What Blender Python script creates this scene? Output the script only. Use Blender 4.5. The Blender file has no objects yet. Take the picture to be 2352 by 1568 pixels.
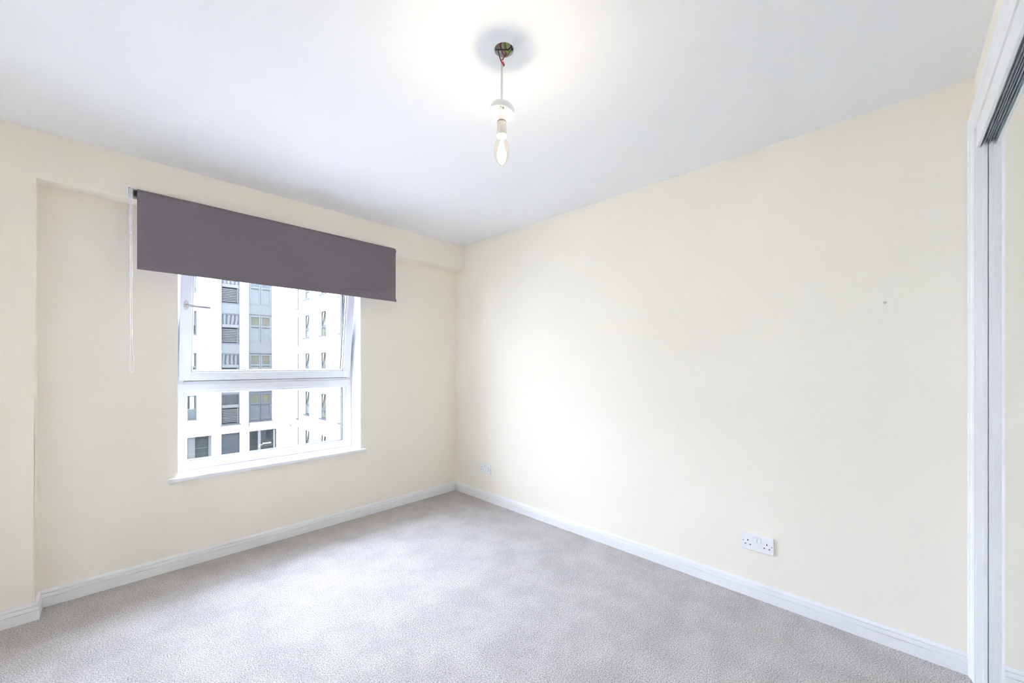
import bpy, bmesh, math, random
from mathutils import Vector, Matrix
random.seed(7)
R = math.radians
SC = bpy.context.scene
COL = SC.collection

# ------------------------------------------------------------------ camera
CAM = Vector((-2.375, -3.084, 1.222))
YAW = 44.272
cd = bpy.data.cameras.new('camera')
cd.sensor_width = 36.0
cd.lens = 903.44 / 2352 * 36
cd.shift_y = 52.9 / 2352
cd.clip_start = 0.02
cd.clip_end = 200
cam = bpy.data.objects.new('camera', cd)
cam.location = CAM
cam.rotation_euler = (R(90), 0, R(YAW - 90))
COL.objects.link(cam)
SC.camera = cam

# ------------------------------------------------------------------ sky (bright overcast)
SKY = 10.0
w = bpy.data.worlds.new('overcast_sky')
w.use_nodes = True
SC.world = w
bg = w.node_tree.nodes['Background']
bg.inputs[0].default_value = (0.825, 0.955, 1.25, 1)
bg.inputs[1].default_value = SKY

SC.view_settings.view_transform = 'Standard'
SC.view_settings.look = 'None'
SC.view_settings.exposure = 2.06
SC.view_settings.gamma = 1.0
SC.view_settings.use_curve_mapping = False
SC.cycles.max_bounces = 9
SC.cycles.diffuse_bounces = 7
SC.cycles.use_light_tree = False
SC.cycles.glossy_bounces = 8
SC.cycles.transmission_bounces = 8
SC.cycles.transparent_max_bounces = 24
SC.cycles.sample_clamp_indirect = 6.0
SC.cycles.use_denoising = True
SC.cycles.use_adaptive_sampling = True
SC.cycles.adaptive_threshold = 0.035
SC.cycles.adaptive_min_samples = 16
BULB_W = 1.0

# ------------------------------------------------------------------ dimensions
HC = 2.35          # ceiling height
YD = -3.308        # wardrobe wall plane
XL = -3.0          # left wall plane
RC = 0.1247        # recess depth of window bay
XP = -2.6243       # pier edge
ZB = 2.1246        # underside of the beam

# ------------------------------------------------------------------ materials
MATS = {}
def srgb(r, g, b):
    f = lambda c: (c / 255 / 12.92) if c / 255 <= 0.04045 else ((c / 255 + 0.055) / 1.055) ** 2.4
    return (f(r), f(g), f(b), 1)

def mat(name, col, rough=0.6, metal=0.0, bump=0.0, bscale=400, vary=0.0, vscale=6, spec=0.5, emit=None, estr=0):
    if name in MATS:
        return MATS[name]
    m = bpy.data.materials.new(name)
    m.use_nodes = True
    nt = m.node_tree
    b = nt.nodes['Principled BSDF']
    b.inputs['Base Color'].default_value = col
    b.inputs['Roughness'].default_value = rough
    b.inputs['Metallic'].default_value = metal
    b.inputs['Specular IOR Level'].default_value = spec
    tc = nt.nodes.new('ShaderNodeTexCoord')
    if vary > 0:
        n = nt.nodes.new('ShaderNodeTexNoise')
        n.inputs['Scale'].default_value = vscale
        n.inputs['Detail'].default_value = 4
        nt.links.new(tc.outputs['Object'], n.inputs['Vector'])
        mx = nt.nodes.new('ShaderNodeMix')
        mx.data_type = 'RGBA'
        nt.links.new(n.outputs['Fac'], mx.inputs['Factor'])
        mx.inputs['A'].default_value = tuple(c * (1 - vary) for c in col[:3]) + (1,)
        mx.inputs['B'].default_value = tuple(min(1, c * (1 + vary)) for c in col[:3]) + (1,)
        nt.links.new(mx.outputs['Result'], b.inputs['Base Color'])
    if bump > 0:
        n2 = nt.nodes.new('ShaderNodeTexNoise')
        n2.inputs['Scale'].default_value = bscale
        n2.inputs['Detail'].default_value = 2
        nt.links.new(tc.outputs['Object'], n2.inputs['Vector'])
        bp = nt.nodes.new('ShaderNodeBump')
        bp.inputs['Strength'].default_value = bump
        bp.inputs['Distance'].default_value = 0.002
        nt.links.new(n2.outputs['Fac'], bp.inputs['Height'])
        nt.links.new(bp.outputs['Normal'], b.inputs['Normal'])
    if emit:
        b.inputs['Emission Color'].default_value = emit
        b.inputs['Emission Strength'].default_value = estr
    MATS[name] = m
    return m

def glass(name, tint=(1, 1, 1, 1), refl=1.0, rough=0.0):
    m = bpy.data.materials.new(name)
    m.use_nodes = True
    nt = m.node_tree
    nt.nodes.clear()
    out = nt.nodes.new('ShaderNodeOutputMaterial')
    tr = nt.nodes.new('ShaderNodeBsdfTransparent')
    tr.inputs[0].default_value = tint
    gl = nt.nodes.new('ShaderNodeBsdfGlossy')
    gl.inputs['Roughness'].default_value = rough
    lw = nt.nodes.new('ShaderNodeLayerWeight')
    lw.inputs['Blend'].default_value = 0.5
    pw = nt.nodes.new('ShaderNodeMath')
    pw.operation = 'POWER'
    pw.inputs[1].default_value = 5.0
    nt.links.new(lw.outputs['Facing'], pw.inputs[0])
    mu = nt.nodes.new('ShaderNodeMath')
    mu.operation = 'MULTIPLY_ADD'
    mu.inputs[1].default_value = 0.8 * refl
    mu.inputs[2].default_value = 0.035 * refl
    nt.links.new(pw.outputs[0], mu.inputs[0])
    mx = nt.nodes.new('ShaderNodeMixShader')
    nt.links.new(mu.outputs[0], mx.inputs[0])
    nt.links.new(tr.outputs[0], mx.inputs[1])
    nt.links.new(gl.outputs[0], mx.inputs[2])
    nt.links.new(mx.outputs[0], out.inputs[0])
    return m

M_WALL = mat('cream_wall_paint', (0.935, 0.885, 0.775, 1), 0.75, bump=0.06, bscale=260, vary=0.008, vscale=3)
M_CEIL = mat('white_ceiling_paint', (0.90, 0.90, 0.90, 1), 0.85, bump=0.05, bscale=200)
M_TRIM = mat('white_gloss_paint', (0.90, 0.90, 0.90, 1), 0.35, bump=0.03, bscale=60)
M_UPVC = mat('white_upvc', (0.76, 0.765, 0.78, 1), 0.3)
M_SILL = mat('white_sill_board', (0.93, 0.93, 0.93, 1), 0.3)
M_GREYFRAME = mat('blue_grey_outer_frame', (0.012, 0.0155, 0.018, 1), 0.5, spec=0.06)
M_GASKET = mat('black_rubber_gasket', (0.02, 0.022, 0.025, 1), 0.6)
M_PLASTIC = mat('white_plastic', (0.90, 0.90, 0.91, 1), 0.3)
M_HOLE = mat('dark_slot', (0.006, 0.006, 0.007, 1), 0.7)
M_SCREW = mat('dull_screw_metal', (0.35, 0.34, 0.33, 1), 0.45, 0.6)
M_CHROME = mat('brushed_steel', (0.40, 0.41, 0.40, 1), 0.4, 0.4)
M_ALU = mat('aluminium_track', (0.62, 0.66, 0.70, 1), 0.35, 0.4)
M_MIRROR = mat('mirror_silver', (0.93, 0.955, 0.945, 1), 0.0, 1.0)
M_PANE = glass('clear_window_glass')
M_FLEX = mat('white_pvc_flex', (0.86, 0.85, 0.82, 1), 0.4)
M_CREAMBAK = mat('cream_bakelite', (0.86, 0.82, 0.75, 1), 0.35)

# carpet ------------------------------------------------------------
def carpet_material():
    m = bpy.data.materials.new('grey_twist_carpet')
    m.use_nodes = True
    nt = m.node_tree
    b = nt.nodes['Principled BSDF']
    b.inputs['Roughness'].default_value = 0.95
    b.inputs['Specular IOR Level'].default_value = 0.05
    b.inputs['Sheen Weight'].default_value = 0.15
    tc = nt.nodes.new('ShaderNodeTexCoord')
    def noise(scale, detail=3, rough=0.6, dist=0):
        n = nt.nodes.new('ShaderNodeTexNoise')
        n.inputs['Scale'].default_value = scale
        n.inputs['Detail'].default_value = detail
        n.inputs['Roughness'].default_value = rough
        n.inputs['Distortion'].default_value = dist
        nt.links.new(tc.outputs['Object'], n.inputs['Vector'])
        return n
    fine = noise(200, 2, 0.75)
    ramp = nt.nodes.new('ShaderNodeValToRGB')
    e = ramp.color_ramp.elements
    e[0].position = 0.30
    e[0].color = (0.185, 0.170, 0.158, 1)
    e[1].position = 0.70
    e[1].color = (0.77, 0.725, 0.685, 1)
    mid = e.new(0.5)
    mid.color = (0.47, 0.440, 0.413, 1)
    nt.links.new(fine.outputs['Fac'], ramp.inputs['Fac'])
    # pile brushed in different directions: soft-edged patches
    patch = noise(5.0, 7, 0.62, 0.1)
    r2 = nt.nodes.new('ShaderNodeValToRGB')
    r2.color_ramp.elements[0].position = 0.40
    r2.color_ramp.elements[0].color = (0.93, 0.93, 0.93, 1)
    r2.color_ramp.elements[1].position = 0.60
    r2.color_ramp.elements[1].color = (1.08, 1.08, 1.08, 1)
    nt.links.new(patch.outputs['Fac'], r2.inputs['Fac'])
    mul = nt.nodes.new('ShaderNodeMix')
    mul.data_type = 'RGBA'
    mul.blend_type = 'MULTIPLY'
    mul.inputs['Factor'].default_value = 1.0
    nt.links.new(ramp.outputs['Color'], mul.inputs['A'])
    nt.links.new(r2.outputs['Color'], mul.inputs['B'])
    nt.links.new(mul.outputs['Result'], b.inputs['Base Color'])
    vor = nt.nodes.new('ShaderNodeTexVoronoi')
    vor.inputs['Scale'].default_value = 230
    nt.links.new(tc.outputs['Object'], vor.inputs['Vector'])
    bp = nt.nodes.new('ShaderNodeBump')
    bp.inputs['Strength'].default_value = 0.6
    bp.inputs['Distance'].default_value = 0.004
    bp.invert = True
    nt.links.new(vor.outputs['Distance'], bp.inputs['Height'])
    nt.links.new(bp.outputs['Normal'], b.inputs['Normal'])
    return m
M_CARPET = carpet_material()

# ------------------------------------------------------------------ mesh helpers
def bm_obj(name, bm, m, parent=None, smooth=False):
    me = bpy.data.meshes.new(name)
    bmesh.ops.recalc_face_normals(bm, faces=bm.faces)
    bm.to_mesh(me)
    bm.free()
    me.materials.append(m)
    if smooth:
        for p in me.polygons:
            p.use_smooth = True
    o = bpy.data.objects.new(name, me)
    COL.objects.link(o)
    if parent:
        o.parent = parent
        o.matrix_parent_inverse = Matrix.Translation(parent_world(parent)).inverted()
    return o

def parent_world(p):
    v = Vector(p.location)
    q = p.parent
    while q:
        v = v + Vector(q.location) - parent_world_raw(q)
        q = None
    return v

def parent_world_raw(q):
    return Vector(q.location)

def addbox(bm, a, b, bevel=0.0, seg=1):
    lo = [min(a[i], b[i]) for i in range(3)]
    hi = [max(a[i], b[i]) for i in range(3)]
    ret = bmesh.ops.create_cube(bm, size=1)
    vs = ret['verts']
    for v in vs:
        v.co = Vector([(lo[i] + hi[i]) / 2 + v.co[i] * (hi[i] - lo[i]) for i in range(3)])
    if bevel > 0:
        es = list({e for v in vs for e in v.link_edges})
        bmesh.ops.bevel(bm, geom=es, offset=bevel, segments=seg, affect='EDGES', profile=0.5)
    return vs

def box(name, a, b, m, parent=None, bevel=0.0, seg=2):
    bm = bmesh.new()
    addbox(bm, a, b, bevel, seg)
    return bm_obj(name, bm, m, parent)

def extrude_profile(bm, prof, path):
    """prof: list of (offset, height); path: list of (point, outward normal) with mitred offsets already set by caller"""
    rings = []
    for p, n in path:
        rings.append([bm.verts.new((p[0] + n[0] * o, p[1] + n[1] * o, p[2] + h)) for o, h in prof])
    k = len(prof)
    for i in range(len(rings) - 1):
        for j in range(k):
            bm.faces.new((rings[i][j], rings[i][(j + 1) % k], rings[i + 1][(j + 1) % k], rings[i + 1][j]))
    bm.faces.new(rings[0])
    bm.faces.new(list(reversed(rings[-1])))

def addtube(bm, pts, r, n=10, closed=False):
    pts = [Vector(p) for p in pts]
    rings = []
    L = len(pts)
    up = None
    for i, p in enumerate(pts):
        if closed:
            t = (pts[(i + 1) % L] - pts[i - 1]).normalized()
        else:
            t = (pts[min(i + 1, L - 1)] - pts[max(i - 1, 0)]).normalized()
        if up is None:
            up = Vector((0, 0, 1)) if abs(t.z) < 0.9 else Vector((1, 0, 0))
        a = t.cross(up).normalized()
        up = a.cross(t).normalized()
        rr = r[i] if isinstance(r, (list, tuple)) else r
        rings.append([bm.verts.new(p + (a * math.cos(2 * math.pi * k / n) + up * math.sin(2 * math.pi * k / n)) * rr) for k in range(n)])
    for i in range(L if closed else L - 1):
        A, B = rings[i], rings[(i + 1) % L]
        for k in range(n):
            bm.faces.new((A[k], A[(k + 1) % n], B[(k + 1) % n], B[k]))
    if not closed:
        bm.faces.new(rings[0])
        bm.faces.new(list(reversed(rings[-1])))

def tube(name, pts, r, m, parent=None, n=10, closed=False):
    bm = bmesh.new()
    addtube(bm, pts, r, n, closed)
    return bm_obj(name, bm, m, parent, True)

def lathe(name, prof, centre, m, parent=None, n=32, tilt=None, smooth=True):
    """prof: list of (radius, z) ; closes on the axis where radius == 0"""
    bm = bmesh.new()
    T = Matrix.Translation(centre) @ (tilt if tilt else Matrix.Identity(4))
    rings = []
    for r, z in prof:
        if r < 1e-6:
            rings.append([bm.verts.new(T @ Vector((0, 0, z)))])
        else:
            rings.append([bm.verts.new(T @ Vector((r * math.cos(2 * math.pi * k / n), r * math.sin(2 * math.pi * k / n), z))) for k in range(n)])
    for A, B in zip(rings, rings[1:]):
        for k in range(n):
            k2 = (k + 1) % n
            if len(A) == 1 and len(B) == 1:
                continue
            if len(A) == 1:
                bm.faces.new((A[0], B[k], B[k2]))
            elif len(B) == 1:
                bm.faces.new((A[k], A[k2], B[0]))
            else:
                bm.faces.new((A[k], A[k2], B[k2], B[k]))
    return bm_obj(name, bm, m, parent, smooth)

def empty(name, loc=(0, 0, 0), parent=None):
    o = bpy.data.objects.new(name, None)
    o.empty_display_size = 0.1
    o.location = loc
    COL.objects.link(o)
    if parent:
        o.parent = parent
    return o

def tag(o, label, cat, group=None):
    o['label'] = label
    o['category'] = cat
    if group:
        o['group'] = group
    return o

def struct(o, label=None):
    o['kind'] = 'structure'
    if label:
        o['label'] = label
    return o

def addwall(bm, us, zs, holes, P, d0, d1):
    """solid slab with rectangular openings. us/zs extents, holes (u0,u1,z0,z1), P(u,z,d)->world, thickness d0..d1"""
    U = sorted({us[0], us[1]} | {h[0] for h in holes} | {h[1] for h in holes})
    Z = sorted({zs[0], zs[1]} | {h[2] for h in holes} | {h[3] for h in holes})
    U = [u for u in U if us[0] <= u <= us[1]]
    Z = [z for z in Z if zs[0] <= z <= zs[1]]
    nu, nz = len(U) - 1, len(Z) - 1
    def solid(i, j):
        if i < 0 or j < 0 or i >= nu or j >= nz:
            return False
        uc, zc = (U[i] + U[i + 1]) / 2, (Z[j] + Z[j + 1]) / 2
        return not any(h[0] < uc < h[1] and h[2] < zc < h[3] for h in holes)
    cache = {}
    def V(i, j, k):
        if (i, j, k) not in cache:
            cache[(i, j, k)] = bm.verts.new(P(U[i], Z[j], d1 if k else d0))
        return cache[(i, j, k)]
    for i in range(nu):
        for j in range(nz):
            if not solid(i, j):
                continue
            bm.faces.new((V(i, j, 0), V(i + 1, j, 0), V(i + 1, j + 1, 0), V(i, j + 1, 0)))
            bm.faces.new((V(i, j, 1), V(i, j + 1, 1), V(i + 1, j + 1, 1), V(i + 1, j, 1)))
            for (di, dj, a, b) in ((-1, 0, (i, j), (i, j + 1)), (1, 0, (i + 1, j), (i + 1, j + 1)),
                                   (0, -1, (i, j), (i + 1, j)), (0, 1, (i, j + 1), (i + 1, j + 1))):
                if not solid(i + di, j + dj):
                    bm.faces.new((V(*a, 0), V(*b, 0), V(*b, 1), V(*a, 1)))

# ================================================================== ROOM SHELL
# window wall with the opening, the pier on the left and the beam across the top
WX0, WX1, WZ0, WZ1 = -2.088, -0.956, 0.520, 2.02
YF = 0.165          # room-side face of the window frame
bm = bmesh.new()
addwall(bm, (XL - 0.12, 0.12), (-0.15, HC + 0.0), [(WX0, WX1, WZ0, WZ1)], lambda u, z, d: (u, d, z), 0.0, 0.33)
prof = [(XL - 0.12, 0), (XP, 0), (XP, ZB), (0.0, ZB), (0.0, HC), (XL - 0.12, HC)]
fv = [bm.verts.new((x, -RC, z)) for x, z in prof]
bv = [bm.verts.new((x, 0.0, z)) for x, z in prof]
ff = bm.faces.new(fv)
bm.faces.new(list(reversed(bv)))
for i in range(6):
    j = (i + 1) % 6
    bm.faces.new((fv[i], fv[j], bv[j], bv[i]))
be = [e for e in bm.edges if {e.verts[0], e.verts[1]} in ({fv[1], fv[2]}, {fv[2], fv[3]})]
bmesh.ops.bevel(bm, geom=be, offset=0.006, segments=3, affect='EDGES')
struct(bm_obj('wall_back', bm, M_WALL))

struct(box('wall_right', (0, -4.1, -0.15), (0.12, -0.0005, HC), M_WALL))
struct(box('wall_left', (XL - 0.12, -4.1, -0.15), (XL, -RC - 0.0005, HC), M_WALL))

# wardrobe wall with the big opening
OX0, OX1, OZ = -2.45, -0.060, 2.107
bm = bmesh.new()
addwall(bm, (XL, 0.0), (0.0, HC), [(OX0, OX1, 0.0, OZ)], lambda u, z, d: (u, d, z), YD, YD - 0.10)
struct(bm_obj('wall_front', bm, M_WALL))

struct(box('floor', (XL, -4.1, -0.12), (0.0, 0.0, 0.0), M_CARPET))

# ceiling with the round hole where the wiring comes through
HX, HY, HR = -1.384, -2.078, 0.035
bm = bmesh.new()
N = 32
def ring(z, r):
    return [bm.verts.new((HX + r * math.cos(2 * math.pi * k / N), HY + r * math.sin(2 * math.pi * k / N), z)) for k in range(N)]
s = 0.08
sq = []
for k in range(N):
    c, q = math.cos(2 * math.pi * k / N), math.sin(2 * math.pi * k / N)
    f = s / max(abs(c), abs(q))
    sq.append(bm.verts.new((HX + c * f, HY + q * f, HC)))
ci = ring(HC, HR)
cu = ring(HC + 0.06, HR)
for k in range(N):
    j = (k + 1) % N
    bm.faces.new((sq[k], sq[j], ci[j], ci[k]))
    bm.faces.new((ci[k], ci[j], cu[j], cu[k]))
bm.faces.new(cu)
xa, xb, ya, yb = XL - 0.12, 0.12, -4.1, 0.33
cor = [bm.verts.new((x, y, HC)) for x, y in ((xb, yb), (xa, yb), (xa, ya), (xb, ya))]
ki = [4, 12, 20, 28]
for q in range(4):
    a, b2 = ki[q], ki[(q + 1) % 4]
    seq = [sq[(a + t) % N] for t in range(0, ((b2 - a) % N) + 1)]
    bm.faces.new([cor[q]] + seq + [cor[(q + 1) % 4]])
top = [bm.verts.new((v.co.x, v.co.y, HC + 0.12)) for v in cor]
bm.faces.new(top)
for q in range(4):
    bm.faces.new((cor[q], cor[(q + 1) % 4], top[(q + 1) % 4], top[q]))
struct(bm_obj('ceiling', bm, M_CEIL))

# filled screw hole and faint mark on the long wall
pm = mat('dried_filler', (0.62, 0.60, 0.55, 1), 0.8)
wr = bpy.data.objects['wall_right']
for y, z, r in ((-3.051, 1.493, 0.0055),):
    bm = bmesh.new()
    bmesh.ops.create_cone(bm, cap_ends=True, segments=14, radius1=r, radius2=r * 0.7, depth=0.0025,
                          matrix=Matrix.Translation((-0.001, y, z)) @ Matrix.Rotation(R(-90), 4, 'Y'))
    bm_obj('filler_spot', bm, pm, wr)

# skirting boards, torus profile with two grooves -------------------
HS, TS = 0.0825, 0.0175
SKP = [(0, 0), (TS, 0), (TS, 0.0430), (TS - 0.0008, 0.0442), (TS - 0.008, 0.0448), (TS - 0.008, 0.0492), (TS - 0.0015, 0.0500),
       (TS - 0.0030, 0.0610), (TS - 0.0050, 0.0640), (TS - 0.0110, 0.0648), (TS - 0.0110, 0.0688), (TS - 0.0055, 0.0697),
       (TS - 0.0085, 0.0775), (TS - 0.0120, HS), (0, HS)]
def skirt(name, path):
    bm = bmesh.new()
    extrude_profile(bm, SKP, path)
    return struct(bm_obj(name, bm, M_TRIM))
e = 0.0
skirt('baseboard_right', [((0, 0, 0), (-1, -1)), ((0, YD + 0.018, 0), (-1, 0))])
skirt('baseboard_back', [((XL, -RC, 0), (1, -1)), ((XP, -RC, 0), (1, -1)), ((XP, 0, 0), (1, -1)), ((0, 0, 0), (-1, -1))])
skirt('baseboard_left', [((XL, YD, 0), (1, 1)), ((XL, -RC, 0), (1, -1))])

# ================================================================== WINDOW
win = struct(empty('window_1', (-1.522, 0.2, WZ0)), 'white window with tilted upper sash over a fixed lower pane')
SZ = 0.545
# sill board with rounded nose
bm = bmesh.new()
addbox(bm, (WX0, -0.001, SZ - 0.024), (WX1, YF + 0.06, SZ))
addbox(bm, (-2.128, -0.032, SZ - 0.024), (-0.919, 0.0, SZ), 0.006, 3)
bm_obj('window_sill', bm, M_SILL, win)
# white lining of the reveals
bm = bmesh.new()
addbox(bm, (WX1 - 0.004, 0.0, SZ), (WX1, YF + 0.08, WZ1))
addbox(bm, (WX0, 0.0, SZ), (WX0 + 0.004, YF + 0.08, WZ1))
addbox(bm, (WX0, 0.0, WZ1 - 0.004), (WX1, YF + 0.08, WZ1))
bm_obj('reveal_lining', bm, M_SILL, win)
FX0, FX1 = WX0 + 0.004, WX1 - 0.004
ZT0, ZT1 = 1.052, 1.120         # transom
FY1 = YF + 0.065
FT = 0.045
fr = empty('window_frame', (0, 0, 0), win)
def framepart(n, a, b, m=M_UPVC, bev=0.003, par=None):
    return box(n, a, b, m, par or win, bev, 2)
COL.objects.unlink(fr); bpy.data.objects.remove(fr)
bm = bmesh.new()
addbox(bm, (FX0, YF, SZ), (FX0 + FT, FY1, WZ1 - 0.004), 0.003, 2)
addbox(bm, (FX1 - FT, YF, SZ), (FX1, FY1, WZ1 - 0.004), 0.003, 2)
addbox(bm, (FX0 + FT - 0.004, YF, WZ1 - 0.05), (FX1 - FT + 0.004, FY1, WZ1 - 0.004), 0.003, 2)
addbox(bm, (FX0 + FT - 0.004, YF, SZ), (FX1 - FT + 0.004, FY1, SZ + 0.034), 0.003, 2)
bm_obj('window_frame', bm, M_UPVC, win)
tr = box('transom', (FX0 + 0.002, YF - 0.002, ZT0), (FX1 - 0.002, FY1, ZT1 - 0.022), M_UPVC, win, 0.003, 2)
box('transom_ledge', (FX0 + 0.004, YF + 0.006, ZT1 - 0.024), (FX1 - 0.004, FY1, ZT1 - 0.006), M_UPVC, win, 0.002, 2)
# glazing bead of the fixed lower pane
GX0, GX1, GZ0, GZ1 = FX0 + FT, FX1 - FT, SZ + 0.034, ZT0
bd = 0.017
bm = bmesh.new()
def beadring(bm, x0, x1, z0, z1, t, y0, y1, bev=0.004):
    addbox(bm, (x0 - 0.002, y0, z0 - 0.002), (x0 + t, y1, z1 + 0.002), bev, 2)
    addbox(bm, (x1 - t, y0, z0 - 0.002), (x1 + 0.002, y1, z1 + 0.002), bev, 2)
    addbox(bm, (x0 + t * 0.6, y0, z0 - 0.002), (x1 - t * 0.6, y1, z0 + t), bev, 2)
    addbox(bm, (x0 + t * 0.6, y0, z1 - t), (x1 - t * 0.6, y1, z1 + 0.002), bev, 2)
beadring(bm, GX0, GX1, GZ0, GZ1, bd, YF + 0.005, YF + 0.030)
bm_obj('glazing_bead', bm, M_UPVC, win)
bm = bmesh.new()
beadring(bm, GX0 + bd - 0.002, GX1 - bd + 0.002, GZ0 + bd - 0.002, GZ1 - bd + 0.002, 0.0045, YF + 0.030, YF + 0.036, 0.0)
bm_obj('gasket', bm, M_GASKET, win)
box('glass_pane', (GX0 + 0.005, YF + 0.033, GZ0 + 0.005), (GX1 - 0.005, YF + 0.037, GZ1 - 0.005), M_PANE, win)
# grey outer frame seen through the glass
bm = bmesh.new()
for z0, z1 in ((SZ, ZT0 + 0.05), (ZT0 + 0.052, WZ1 - 0.004)):
    beadring(bm, FX0 + 0.01, FX1 - 0.01, z0 + 0.008, z1 - 0.008, 0.045, FY1 - 0.016, FY1 + 0.03, 0.002)
bm_obj('outer_frame', bm, M_GREYFRAME, win)

# tilted sash ---------------------------------------------------------
TILT = R(8.45)
HZ = ZT1 + 0.002
piv = Vector((0, YF + 0.02, HZ))
TM = Matrix.Translation(piv) @ Matrix.Rotation(TILT, 4, 'X') @ Matrix.Translation(-piv)
SX0, SX1, SZ0, SZ1 = FX0 + 0.018, FX1 - 0.018, HZ, WZ1 - 0.03
SY0, SY1 = YF - 0.010, YF + 0.045
ST = 0.058
def tilted(name, fill, m, parent):
    bm = bmesh.new()
    fill(bm)
    bmesh.ops.transform(bm, matrix=TM, verts=bm.verts)
    return bm_obj(name, bm, m, parent)
def f_sash(bm):
    addbox(bm, (SX0, SY0, SZ0), (SX0 + ST, SY1, SZ1), 0.004, 2)
    addbox(bm, (SX1 - ST, SY0, SZ0), (SX1, SY1, SZ1), 0.004, 2)
    addbox(bm, (SX0 + ST - 0.004, SY0, SZ0), (SX1 - ST + 0.004, SY1, SZ0 + 0.053), 0.003, 2)
    addbox(bm, (SX0 + ST - 0.004, SY0, SZ1 - 0.053), (SX1 - ST + 0.004, SY1, SZ1), 0.003, 2)
sash = tilted('sash', f_sash, M_UPVC, win)
def f_bead(bm):
    beadring(bm, SX0 + ST, SX1 - ST, SZ0 + 0.053, SZ1 - 0.053, 0.011, SY0 + 0.008, SY0 + 0.03)
tilted('glazing_bead', f_bead, M_UPVC, sash)
def f_gask(bm):
    beadring(bm, SX0 + ST + 0.010, SX1 - ST - 0.010, SZ0 + 0.062, SZ1 - 0.062, 0.005, SY0 + 0.03, SY0 + 0.036, 0.0)
tilted('gasket', f_gask, M_GASKET, sash)
tilted('glass_pane', lambda bm: addbox(bm, (SX0 + ST + 0.003, SY0 + 0.032, SZ0 + 0.056), (SX1 - ST - 0.003, SY0 + 0.036, SZ1 - 0.056)), M_PANE, sash)
# handle: oval rose and lever pointing across the glass
hx, hz = -2.036, 1.602
hy = SY0
def f_rose(bm):
    n = 28
    for (sx, sz, y0, y1) in ((0.0135, 0.0285, hy, hy - 0.010), (0.0095, 0.0105, hy - 0.010, hy - 0.034)):
        A = [bm.verts.new((hx + sx * math.cos(2 * math.pi * k / n), y0, hz + sz * math.sin(2 * math.pi * k / n))) for k in range(n)]
        B = [bm.verts.new((hx + sx * 0.93 * math.cos(2 * math.pi * k / n), y1, hz + sz * 0.95 * math.sin(2 * math.pi * k / n))) for k in range(n)]
        for k in range(n):
            bm.faces.new((A[k], A[(k + 1) % n], B[(k + 1) % n], B[k]))
        bm.faces.new(B)
        bm.faces.new(A)
hr = tilted('handle_rose', f_rose, mat('satin_nickel', (0.52, 0.51, 0.48, 1), 0.4, 0.3), sash)
def f_lever(bm):
    addtube(bm, [(hx - 0.004, hy - 0.030, hz), (hx + 0.012, hy - 0.037, hz), (hx + 0.03, hy - 0.040, hz - 0.0005), (hx + 0.075, hy - 0.040, hz - 0.003), (hx + 0.112, hy - 0.039, hz - 0.004), (hx + 0.117, hy - 0.039, hz - 0.004)],
            [0.0062, 0.0068, 0.0072, 0.0078, 0.0080, 0.0055], 14)
tilted('handle_lever', f_lever, M_CHROME, sash)

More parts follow.
